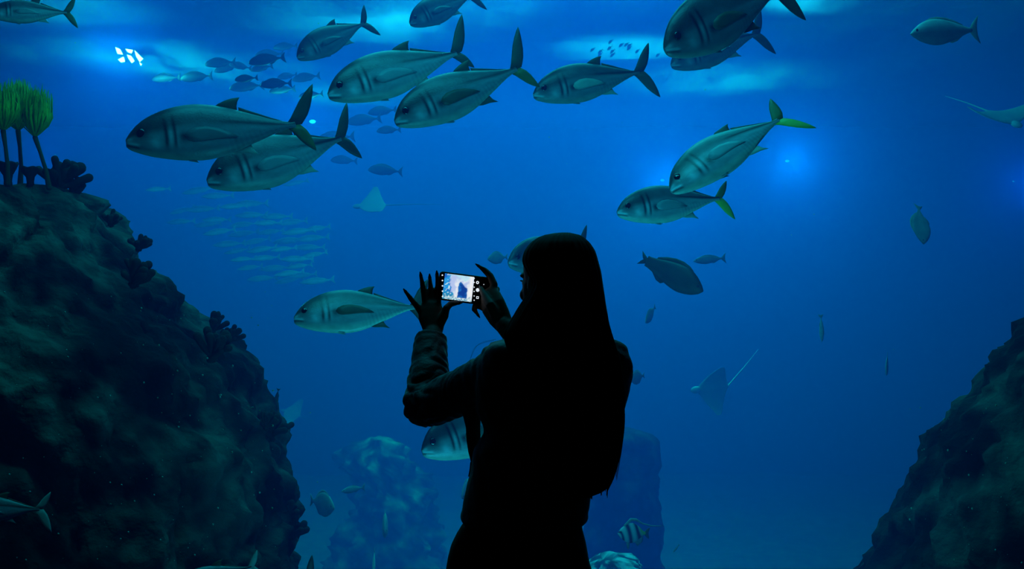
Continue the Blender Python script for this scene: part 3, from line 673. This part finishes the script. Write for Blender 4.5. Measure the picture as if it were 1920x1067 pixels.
# ------------------------------------------------------------------ the phone
m_case = mat('black_phone_case', (0.008, 0.008, 0.009), 0.4, 0.4)
m_glass = mat('black_phone_glass', (0.004, 0.004, 0.005), 0.12, 0.5)
m_screen = bpy.data.materials.new('lit_phone_screen'); n, l = nodes(m_screen); n.clear()
at_ = n.new('ShaderNodeAttribute'); at_.attribute_name = 'Col'; em = n.new('ShaderNodeEmission'); em.inputs['Strength'].default_value = .82; mo = n.new('ShaderNodeOutputMaterial')
l.new(at_.outputs['Color'], em.inputs['Color']); l.new(em.outputs[0], mo.inputs['Surface'])
m_icon = bpy.data.materials.new('white_screen_icon'); n, l = nodes(m_icon); n.clear()
em = n.new('ShaderNodeEmission'); em.inputs['Color'].default_value = (.85, .92, 1, 1); em.inputs['Strength'].default_value = .85; mo = n.new('ShaderNodeOutputMaterial'); l.new(em.outputs[0], mo.inputs['Surface'])
PTL, PBL = at(816, 507, 3.394), at(819, 561.6, 3.394)
PTR = at(924, 521, 3.43)
ux = (PTR - PTL); PWID = .151; ux.normalize(); uz = (PTL - PBL); uz = (uz - ux * uz.dot(ux)); PHEI = uz.length; uz.normalize(); uy = uz.cross(ux)   # uy points away from the viewer
phone = empty('smartphone', Matrix.Translation(PBL) @ Matrix((ux, uy, uz)).transposed().to_4x4())
def slab(x0, z0, x1, z1, y0, y1, r, e):
    """flat slab with rounded corners (radius r) and eased front and back edges (e)"""
    def ring(y, ins):
        pts = []
        for cx, cz, a0 in ((x1 - r, z1 - r, 0), (x0 + r, z1 - r, 90), (x0 + r, z0 + r, 180), (x1 - r, z0 + r, 270)):
            for k in range(7):
                a = R(a0 + 15 * k); pts.append(Vector((cx + (r - ins) * math.cos(a), y, cz + (r - ins) * math.sin(a))))
        return pts
    return MB().rings([ring(y0, e), ring(y0 + e * .4, e * .4), ring(y0 + e, 0), ring(y1 - e, 0), ring(y1 - e * .4, e * .4), ring(y1, e)])
slab(0, 0, PWID, PHEI, 0, .009, .009, .0018).build('case', m_case, phone)
def ph(px, py):   # a pixel carried into the phone's own plane
    ro = CAM; rd = (at(px, py, 1.0) - CAM); M = phone.matrix_world.inverted() if False else (Matrix.Translation(PBL) @ Matrix((ux, uy, uz)).transposed().to_4x4()).inverted()
    a, b = M @ ro, M @ (ro + rd); t = -a.y / (b.y - a.y); p = a + (b - a) * t
    return p.x, p.z
slab(.002, .002, PWID - .002, PHEI - .002, -.0006, .0006, .0075, .0003).build('glass', m_glass, phone)
c4 = [ph(831, 512), ph(886.5, 519.3), ph(886.5, 567.5), ph(832, 559.5)]
x0 = (c4[0][0] + c4[3][0]) / 2; x1 = (c4[1][0] + c4[2][0]) / 2; z1 = (c4[0][1] + c4[1][1]) / 2; z0 = (c4[2][1] + c4[3][1]) / 2
def screen_colour(u, v):     # u right, v up, 0..1: rock on the left, pale water, a dark column, glitter below
    nz = fbm((u * 5, v * 5, 5), 4); hi = fbm((u * 13, v * 13, 2), 3); fine = fbm((u * 22, v * 16, 8), 2)
    c = lerp3((.50, .62, .95), (.86, .92, 1.0), sstep(-.3, .4, nz + .4 * (u - .5)))
    c = lerp3(c, (.45, .85, 1.0), sstep(.75, 1.0, v + .3 * nz) * .8)
    c = lerp3(c, (1, 1, 1), max(gau(u, .45, .10) * sstep(.5, .1, v), gau(u, .92, .07)) * .9)
    k = sstep(.07, -.07, u - (.40 - .24 * v + .16 * nz))
    rk = lerp3((.008, .12, .60), (.02, .36, .85), sstep(-.4, .5, nz)); rk = lerp3(rk, (.02, .30, .42), sstep(.45, .1, v) * .7)
    rk = lerp3(rk, (.65, .92, 1.0), sstep(.28, .55, hi)); c = lerp3(c, rk, k)
    b = sstep(.20, .06, v + .14 * nz) * sstep(.0, .2, u)
    c = lerp3(c, lerp3((.015, .28, .48), (.75, .97, 1.0), sstep(-.25, .25, fine)), b * .9)
    e = .018 * hi
    top = .74 - .95 * max(0, u - .57) - 1.7 * max(0, .56 - u) + .05 * nz
    kc = sstep(.485, .515, u + e) * sstep(.835, .805, u + e) * sstep(.09, .14, v + e) * sstep(top + .03, top - .03, v)
    return lerp3(c, lerp3((.006, .055, .34), (.012, .17, .58), sstep(-.3, .5, nz + .5 * abs(u - .66))), kc)
NXs, NZs = 110, 96; sv, sf, scs = [], [], []
for j in range(NZs + 1):
    for i in range(NXs + 1):
        u, v = i / NXs, j / NZs
        sv.append((x0 + (x1 - x0) * u, -.0009, z0 + (z1 - z0) * v)); scs.append(screen_colour(u, v))
for j in range(NZs):
    for i in range(NXs): a = j * (NXs + 1) + i; sf.append((a, a + 1, a + NXs + 2, a + NXs + 1))
scr = mesh('screen', sv, sf, m_screen, phone, cols=scs); scr['label'] = 'lit screen showing the tank in bright blue and white'
def disc(mb, px, py, r, rin=0, n=14):
    cx, cz = ph(px, py); s = 3.4 / F; k = []
    for rr in ([r] if not rin else [r, rin]): k.append([(cx + rr * s * math.cos(2 * math.pi * (i + .5) / n), -.0010, cz + rr * s * math.sin(2 * math.pi * (i + .5) / n)) for i in range(n)])
    if rin: mb.add(k[0] + k[1], [(i, (i + 1) % n, n + (i + 1) % n, n + i) for i in range(n)])
    else: mb.add(k[0], [tuple(range(n))])
for py in (516, 526, 536, 546, 556): mb = MB(); disc(mb, 829.3 + (py - 516) * .01, py, 1.5, n=8); mb.build('option_icon', m_icon, scr, False)
for py in (522, 529.5, 538.5, 546.5, 555, 563): mb = MB(); disc(mb, 888.9, py, 1.25, n=6); mb.build('zoom_icon', m_icon, scr, False)
mb = MB(); disc(mb, 895.2, 529.8, 3.0, 1.3, 10); mb.build('camera_flip_icon', m_icon, scr, False)
mb = MB(); disc(mb, 895.4, 543.8, 3.5); mb.build('shutter_button', m_icon, scr, False)
mb = MB(); disc(mb, 895.2, 558, 3.4, 1.7, 4); mb.build('gallery_icon', m_icon, scr, False)
for px, py in ((907, 533.5), (906.5, 555.5)): mb = MB(); disc(mb, px, py, .9, n=6); mb.build('navigation_dot', m_icon, scr, False)
tag(phone, 'black smartphone held sideways in both hands, its lit screen filming the tank', 'phone')
# ------------------------------------------------------------------ smaller and farther animals
def plain(base, back, belly):
    def c(s, t, p):
        k = lerp3(base, back, sstep(.1, .7, t)); k = lerp3(k, belly, sstep(-.3, -.8, t))
        return tuple(x * (1 + .2 * fbm((s * 9, t * 3, 1.5), 3)) for x in k)
    return c
def simple_fish(name, table, colour, tail=.16, hs=1.0, fork=.7, dorsal=.05, mat_fin=None, bend=0.0, eye=True, parts=True, stalk=.9):
    """far fish: body with fins; one mesh when it is too small to show parts"""
    fz = Fish(bend); root = empty(name) if parts else None
    T = smooth_tab(table, 22); b = fz.body(T, colour, 20, hs)
    u = [(-stalk, .012), (-.97, tail * .55), (-1.06, tail), (-1.03, tail * .4), (-1.0 - (1 - fork) * .08, 0), (-1.03, -tail * .4), (-1.06, -tail), (-.97, -tail * .55), (-stalk, -.012)]
    tops = [(-x, interp(table, x)[0] * hs + dorsal * math.sin(min(1, (x - .25) / .55) * math.pi * .8 + .25)) for x in (.25, .32, .42, .55, .68, .80)]
    d = [(-.22, interp(table, .22)[0] * hs - .01)] + tops + [(-.82, interp(table, .82)[0] * hs - .015), (-.5, interp(table, .5)[0] * hs - .03)]
    a = [(-.56, -interp(table, .56)[1] * hs + .012), (-.62, -interp(table, .62)[1] * hs - dorsal * .8), (-.70, -interp(table, .70)[1] * hs - dorsal * .9), (-.82, -interp(table, .82)[1] * hs + .012)]
    tl = MB().plate(u, .008, fz.warp); df = MB().plate(d, .008, fz.warp); af = MB().plate(a[::-1], .008, fz.warp)
    if parts:
        b.build('body', m_farfish, root, cols=True)
        for nm, q in (('tail_fin', tl), ('dorsal_fin', df), ('anal_fin', af)): q.build(nm, mat_fin or m_finp, root)
        if eye:
            for sg in (1, -1): MB().ell((-.085, sg * interp(table, .085)[2] * .85, .025 * hs), .018, .008, .018, nu=12, nv=8).build('eye', m_eye, root)
        return root
    for q in (tl, df, af): b.add(q.v, q.f, [colour(.5, 0.3, None)] * len(q.v))
    return b.build(name, m_farfish, cols=True)
SLIM = [(0, .004, .004, .004), (.05, .035, .03, .022), (.15, .075, .065, .042), (.3, .105, .095, .055), (.45, .105, .10, .055), (.6, .085, .08, .044), (.75, .055, .05, .028), (.88, .026, .024, .014), (.95, .018, .018, .008)]
DEEP = [(0, .01, .01, .006), (.04, .06, .05, .025), (.12, .14, .12, .045), (.25, .22, .20, .06), (.4, .26, .25, .062), (.55, .24, .24, .055), (.7, .17, .17, .04), (.82, .08, .08, .022), (.9, .04, .04, .014), (.96, .035, .035, .008)]
GROUP = [(0, .01, .012, .012), (.04, .045, .05, .035), (.12, .09, .09, .065), (.22, .13, .12, .085), (.35, .15, .14, .09), (.5, .14, .13, .08), (.65, .115, .105, .06), (.78, .085, .08, .04), (.88, .065, .062, .028), (.94, .06, .058, .018)]

# school of small dark fish below the bright surface light
dark = plain((.035, .05, .06), (.02, .03, .04), (.07, .09, .1))
proto = simple_fish('small_fish', JACK, dark, tail=.17, dorsal=.04, parts=False)
DARKS = [((384, 121), (440, 116)), ((402, 134), (448, 122)), ((430, 121), (470, 128)), ((466, 118), (532, 108)), ((478, 104), (530, 101)), ((512, 90), (556, 86)), ((470, 132), (510, 124)),
         ((430, 166), (492, 160)), ((488, 160), (545, 156)), ((505, 172), (552, 166)), ((548, 150), (598, 142)), ((285, 149), (336, 145)), ((338, 148), (396, 142)), ((440, 150), (482, 146)), ((560, 182), (604, 176)), ((520, 146), (556, 140)),
         ((595, 262), (662, 256)), ((650, 230), (712, 222)), ((690, 318), (752, 322)), ((690, 212), (742, 206)), ((620, 300), (668, 302)), ((706, 246), (750, 243))]
rnd = random.Random(5)
for i, (a, b) in enumerate(DARKS):
    o = proto if i == 0 else proto.copy()
    if i: COL.objects.link(o)
    D = rnd.uniform(13.0, 16.0) if i < 16 else rnd.uniform(15.5, 18); pose(o, at(*a, D), at(*b, D + rnd.uniform(-.05, .12)))
    tag(o, 'small dark hazy fish of the school below the bright lamp at upper left' if i < 16 else 'faint dark fish drifting behind and right of the two leftmost big jacks', 'fish', 'school of small dark fish' if i < 16 else 'faint fish behind the big jacks')
# pale school on the left, each fish its own object
pale = plain((.42, .47, .5), (.24, .28, .3), (.5, .55, .56))
proto = simple_fish('small_fish', SLIM, pale, tail=.13, dorsal=.025, parts=False, hs=.9)
rows = [(440, 318, 560, 352, 4), (262, 352, 420, 372, 3), (300, 398, 480, 378, 4), (310, 412, 520, 400, 4), (350, 424, 560, 412, 4), (372, 440, 600, 432, 5), (386, 456, 590, 448, 4), (404, 472, 580, 462, 4), (420, 488, 600, 480, 4), (436, 506, 560, 498, 3), (450, 520, 580, 514, 3), (510, 530, 580, 526, 2)]
i = 0
for (x0_, y0_, x1_, y1_, n_) in rows:
    for k in range(n_):
        t = (k + .5 * rnd.random()) / n_; px = x0_ + (x1_ - x0_) * t; py = y0_ + (y1_ - y0_) * t + rnd.uniform(-3, 3)
        o = proto if i == 0 else proto.copy()
        if i: COL.objects.link(o)
        i += 1; D = rnd.uniform(20.0, 24.0); Lp = rnd.uniform(46, 64)
        pose(o, at(px, py + 3, D), at(px + Lp, py - rnd.uniform(-2, 9), D + .1))
        tag(o, 'faint pale slender fish of the loose school between the left rock and the phone', 'fish', 'pale school on the left')
# specks: tiny fish against the bright patch of surface
tiny = simple_fish('small_fish', JACK, dark, tail=.17, parts=False)
for i in range(14):
    o = tiny if i == 0 else tiny.copy()
    if i: COL.objects.link(o)
    px, py = rnd.uniform(1105, 1238), rnd.uniform(72, 112); D = rnd.uniform(22, 24)
    pose(o, at(px, py + 4, D), at(px + 9, py - 4, D + .05)); tag(o, 'tiny dark fish against the bright patch of surface near the top', 'fish', 'tiny fish under the bright surface patch')

def put(o, a, b, Da, Db, lab, cat='fish', roll=0):
    pose(o, at(*a, Da), at(*b, Db), roll); tag(o, lab, cat); return o
put(simple_fish('grouper', GROUP, plain((.06, .075, .06), (.035, .045, .04), (.10, .12, .09)), tail=.10, fork=1.1, dorsal=.055, mat_fin=m_fin, hs=1.3), (1318, 546), (1206, 486), 7.0, 7.2, 'dark heavy-bodied fish nosing down just right of the hair of the woman', roll=0)
put(simple_fish('slender_fish', SLIM, plain((.14, .2, .22), (.75, .8, .8), (.2, .26, .28)), tail=.17, dorsal=.03, hs=1.5), (1707, 64), (1829, 56), 7.4, 7.6, 'fish with a top-lit back alone in the upper right corner')  # light from above put into the pale back colour
put(simple_fish('angelfish', DEEP, plain((.30, .36, .36), (.2, .25, .25), (.4, .45, .45)), tail=.12, dorsal=.06, hs=.95), (1732, 458), (1722, 388), 9.5, 9.7, 'faint pale fish hanging head down by itself in the dark right half', roll=60)
put(simple_fish('banded_fish', SLIM, plain((.05, .06, .05), (.03, .04, .04), (.09, .1, .08)), tail=.12, dorsal=.03, mat_fin=m_fin), (516, 764), (522, 730), 7.0, 7.0, 'little dark fish pointing down beside the left rock')
put(simple_fish('round_fish', DEEP, plain((.5, .56, .58), (.45, .5, .5), (.55, .6, .6)), tail=.14, dorsal=.05), (627, 953), (584, 938), 9.5, 9.8, 'pale round fish low down, just right of the left rock')
put(simple_fish('round_fish', DEEP, plain((.42, .48, .5), (.4, .45, .45), (.5, .55, .55)), tail=.12, dorsal=.04), (722, 1000), (722, 968), 10.5, 10.9, 'pale upright oval fish between the left rock and the trousers')
put(simple_fish('slender_fish', SLIM, plain((.5, .56, .58), (.5, .55, .55), (.5, .55, .55)), tail=.12, dorsal=.03), (700, 1078), (702, 1034), 10, 10.2, 'thin pale upright fish at the bottom edge left of the trousers')
put(simple_fish('round_fish', DEEP, plain((.3, .36, .36), (.3, .35, .35), (.3, .35, .35)), tail=.12, dorsal=.04), (552, 945), (548, 908), 10, 10.2, 'dim pale fish peeping out behind the left rock edge')
put(simple_fish('slender_fish', SLIM, plain((.36, .42, .42), (.36, .42, .42), (.36, .42, .42)), tail=.14, dorsal=.03, hs=1.1), (640, 922), (682, 914), 11, 11.2, 'faint slender fish above and right of the pale round fish')
put(simple_fish('round_fish', DEEP, plain((.45, .5, .52), (.45, .5, .5), (.5, .55, .55)), tail=.12, dorsal=.04), (866, 935), (885, 896), 8.5, 8.7, 'pale striped fish half hidden by the side of the jacket')
put(simple_fish('round_fish', DEEP, plain((.36, .42, .45), (.3, .36, .36), (.4, .46, .46)), tail=.12, dorsal=.04, hs=.8), (914, 486), (950, 482), 11, 11.2, 'dim pale fish left of the forehead of the woman, above the phone')
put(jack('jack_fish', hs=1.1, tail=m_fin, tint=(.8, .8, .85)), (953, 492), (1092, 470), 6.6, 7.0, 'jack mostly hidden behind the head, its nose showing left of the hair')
put(simple_fish('slender_fish', SLIM, plain((.5, .56, .6), (.5, .55, .55), (.5, .55, .55)), tail=.12, dorsal=.03), (1262, 1036), (1273, 1022), 9, 9, 'tiny pale fish low down right of the pillar')
put(simple_fish('round_fish', DEEP, plain((.3, .34, .36), (.3, .34, .34), (.3, .35, .35)), tail=.12, dorsal=.04, hs=.8), (1210, 606), (1228, 576), 12, 12.2, 'very faint pale fish just right of the hair at shoulder height')
put(simple_fish('round_fish', DEEP, plain((.3, .34, .36), (.3, .34, .34), (.3, .35, .35)), tail=.12, dorsal=.04), (1182, 712), (1207, 704), 11, 11.2, 'very faint pale fish touching the right upper arm')
put(simple_fish('slender_fish', SLIM, plain((.34, .4, .42), (.3, .36, .36), (.4, .46, .46)), tail=.14, dorsal=.03), (1300, 490), (1358, 484), 12.5, 12.7, 'faint pale fish behind and right of the dark heavy-bodied fish')
put(simple_fish('slender_fish', SLIM, plain((.5, .56, .6), (.5, .55, .55), (.5, .55, .55)), tail=.10, dorsal=.02, hs=.8), (1541, 642), (1539, 592), 11, 11, 'thin pale upright reflection standing alone right of the centre, halfway down')  # stands in for a pale vertical reflection, modelled as a fish
put(simple_fish('round_fish', DEEP, plain((.25, .3, .3), (.25, .3, .3), (.3, .34, .34)), tail=.12, dorsal=.04, hs=.8), (1662, 705), (1664, 664), 12, 12.1, 'barely visible pale fish left of the right rock slope')

# banner fish with dark bands and a long dorsal thread
def banner_colour(s, t, p):
    x = s + .10 * t; c = (.75, .8, .78)
    for m, wd in ((.10, .045), (.36, .07), (.66, .075)): c = lerp3(c, (.02, .025, .03), gau(x, m, wd) * 1.2)
    return lerp3(c, (.55, .6, .08), sstep(.72, .82, x))
root = empty('banner_fish'); fz = Fish(0)
fz.body(smooth_tab(DEEP, 40), banner_colour, 28, 1.05).build('body', m_farfish, root, cols=True)
MB().plate([(-.88, .02), (-1.0, .13), (-1.07, .15), (-1.03, 0), (-1.07, -.15), (-1.0, -.13), (-.88, -.02)], .01).build('tail_fin', m_finy, root)
MB().tube([(-.22, 0, .20), (-.40, 0, .36), (-.58, 0, .36), (-.8, 0, .26), (-1.1, 0, .20), (-1.45, 0, .20)], [.04, .05, .035, .022, .018, .008], n=8, flat=.5, flat_dir=(0, 1, 0)).build('dorsal_thread', m_finp, root)
MB().plate([(-.30, -.20), (-.36, -.40), (-.42, -.44), (-.44, -.22)], .01).build('pelvic_fin', m_finp, root)
MB().plate([(-.55, -.20), (-.70, -.34), (-.86, -.22), (-.85, -.05)], .01).build('anal_fin', m_finp, root)
for sg in (1, -1): MB().ell((-.09, sg * .034, .03), .022, .01, .022, nu=12, nv=8).build('eye', m_eye, root)
put(root, (1158, 1000), (1214, 1000), 6.4, 6.5, 'little banded fish with a long trailing white thread, low down right of the trousers', roll=0)

# rays
m_ray = mat('pale_grey_ray_skin', (0.48, 0.56, 0.58), 0.6, 0.3, 7, (0.62, 0.7, 0.7))
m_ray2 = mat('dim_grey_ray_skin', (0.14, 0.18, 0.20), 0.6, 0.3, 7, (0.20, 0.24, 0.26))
def ray(name, center, D, size, fwd, up, lab, tail_px=None, tail_D=None, wing=1.0, curl=.25, m_ray=m_ray):
    """an eagle ray: diamond disc with curled wing tips, head lobe, whip tail"""
    root = empty(name, Matrix.Translation(at(*center, D)))
    f = Vector(fwd).normalized(); u = Vector(up); u = (u - f * u.dot(f)).normalized(); s_ = u.cross(f)
    top, bot = [], []; NU, NV = 30, 16; mb = MB(); grid = {}
    def P(a, b, sg):   # a across -1..1, b along -1 (tail) .. 1 (head)
        w_ = abs(a); lead = .46 * (1 - w_ ** 1.25) - .10 * w_; trail = -.50 * (1 - w_) ** .8 - .22 * w_ ** 1.5
        y = trail + (lead - trail) * (b + 1) / 2
        th = .075 * (1 - w_ ** .8) * max(0, 1 - b * b) ** .6 + .004
        return (f * (y - .05) + s_ * (a * wing * .95) + u * (sg * th + curl * (w_ ** 2.2))) * size
    vv = []; ff = []
    for sg in (1, -1):
        for i in range(NU + 1):
            for j in range(NV + 1): vv.append(P(-1 + 2 * i / NU, -1 + 2 * j / NV, sg))
    off = (NU + 1) * (NV + 1)
    for i in range(NU):
        for j in range(NV):
            a = i * (NV + 1) + j; q = (a, a + NV + 1, a + NV + 2, a + 1); ff.append(q); ff.append(tuple(off + x for x in reversed(q)))
    for i in range(NU):
        a = i * (NV + 1); ff.append((a, off + a, off + a + NV + 1, a + NV + 1)); a += NV; ff.append((a, a + NV + 1, off + a + NV + 1, off + a))
    mb.add(vv, ff)
    mb.build('body', m_ray, root)
    MB().ell(f * .43 * size, 1, 1, 1, Matrix((f * .16 * size, s_ * .11 * size, u * .075 * size)).transposed()).build('head', m_ray, root)
    t0 = f * -.52 * size
    t1 = at(*tail_px, tail_D or D) - root.location if tail_px else f * -1.6 * size
    MB().tube([t0, t0.lerp(t1, .5) + u * .02 * size, t1], [.022 * size, .012 * size, .004 * size], n=8).build('tail', m_ray, root)
    return tag(root, lab, 'ray', 'rays gliding in the tank')
ray('eagle_ray', (1882, 222), 13, .44, (.35, -.75, -.40), (.1, -.45, .85), 'pale ray with a thin tail near the right edge, upper part', tail_px=(1772, 180), tail_D=13.8)
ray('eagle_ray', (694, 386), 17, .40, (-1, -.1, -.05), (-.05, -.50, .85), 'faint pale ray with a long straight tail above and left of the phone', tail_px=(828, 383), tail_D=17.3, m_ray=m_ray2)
ray('eagle_ray', (1332, 728), 17, .48, (-1, -.2, -.1), (.12, -.9, -.4), 'faint pale ray tilted upright, right of the shoulder of the woman', tail_px=(1422, 655), tail_D=17.6, wing=.8)
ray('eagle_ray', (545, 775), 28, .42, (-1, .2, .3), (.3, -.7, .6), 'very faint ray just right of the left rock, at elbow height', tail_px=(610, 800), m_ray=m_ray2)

# specks drifting in the water in front of the rocks
m_snow = mat('pale_specks', (0.45, 0.55, 0.48), 0.8, 0.1)
mb = MB(); rnd = random.Random(8)
for i in range(260):
    if i < 170: px, py, D = rnd.uniform(0, 520), rnd.uniform(540, 1067), rnd.uniform(4.25, 4.75)
    elif i < 215: px, py, D = rnd.uniform(1700, 1920), rnd.uniform(760, 1067), rnd.uniform(4.25, 4.7)
    else: px, py, D = rnd.uniform(0, 1920), rnd.uniform(0, 1067), rnd.uniform(5, 9)
    r = rnd.choice((.0010, .0014, .0018, .0024, .0036)); mb.ell(at(px, py, D), r, r, r, nu=6, nv=4)
tag(mb.build('drifting_specks', m_snow), 'tiny pale specks drifting in the water before the rocks', 'specks', kind='stuff')

# ------------------------------------------------------------------ lamps of the tank that show in the picture
def emis(name, col, s):
    m = bpy.data.materials.new(name); n, l = nodes(m); n.clear(); e = n.new('ShaderNodeEmission'); e.inputs[0].default_value = (*col, 1); e.inputs[1].default_value = s
    mo = n.new('ShaderNodeOutputMaterial'); l.new(e.outputs[0], mo.inputs['Surface']); return m
m_lens = emis('lit_lamp_lens', (.35, .95, 1.0), 9.0); m_cy = emis('cyan_lamp_lens', (.01, .75, 1.0), 2.2); m_dim = emis('dim_lamp_lens', (.01, .5, 1.0), 1.2)
m_house = mat('lamp_housing', (0.02, 0.03, 0.035), 0.6, 0.3)
def lamp(px, py, D, rpx, power, lab, shards=None, lens=None, col=CY, glow=.25):
    s = D / F; root = empty('tank_lamp', Matrix.Translation(at(px, py, D)))
    if shards:
        for sh in shards:
            pts = [at(x, y, D) - root.location + Vector((0, -.02, 0)) for x, y in sh]; n = len(pts)
            MB().add(pts + [p + Vector((0, .03, 0)) for p in pts], [tuple(range(n)), tuple(range(2 * n - 1, n - 1, -1))] + [(i, n + i, n + (i + 1) % n, (i + 1) % n) for i in range(n)]).build('lens', lens or m_lens, root, False)
    else:
        MB().ell((0, 0, 0), rpx * s, rpx * s * .5, rpx * s * .6).build('lens', lens or m_dim, root)
    l = point_light('tank_lamp_light', root.location + Vector((0, -.45, -.05)), power, col, glow); l.parent = root; l.matrix_parent_inverse = Matrix.Translation(-root.location)
    return tag(root, lab, 'lamp', 'lamps in the tank')
lamp(240, 104, 15, 14, 800, 'bright cyan lamp broken into white shards at upper left',
     shards=[[(217, 89), (225, 92), (230, 102), (221, 101)], [(236, 92), (249, 94), (246, 100), (240, 98)], [(253, 95), (260, 102), (268, 110), (262, 116), (256, 106)], [(222, 112), (232, 107), (234, 115), (227, 117)], [(239, 103), (246, 105), (252, 114), (247, 118), (241, 109)], [(262, 117), (266, 120), (264, 123)]])
lamp(1476, 302, 19, 4, 1200, 'blurred blue lamp right of the diving jack', col=CY)
lamp(1242, 338, 20, 4, 1000, 'blurred blue lamp above the jack with the yellow tail', col=CY)
lamp(586, 228, 14, 6, 200, 'small cyan lamp behind the tail of the leftmost jack', lens=m_cy)
lamp(1900, 340, 20, 2, 500, 'faint blue lamp glow at the right edge', col=(.02, .3, 1))
lamp(104, 290, 15, 1, 90, 'faint blue lamp glow behind the stalks on the left rock', col=(.02, .35, 1))
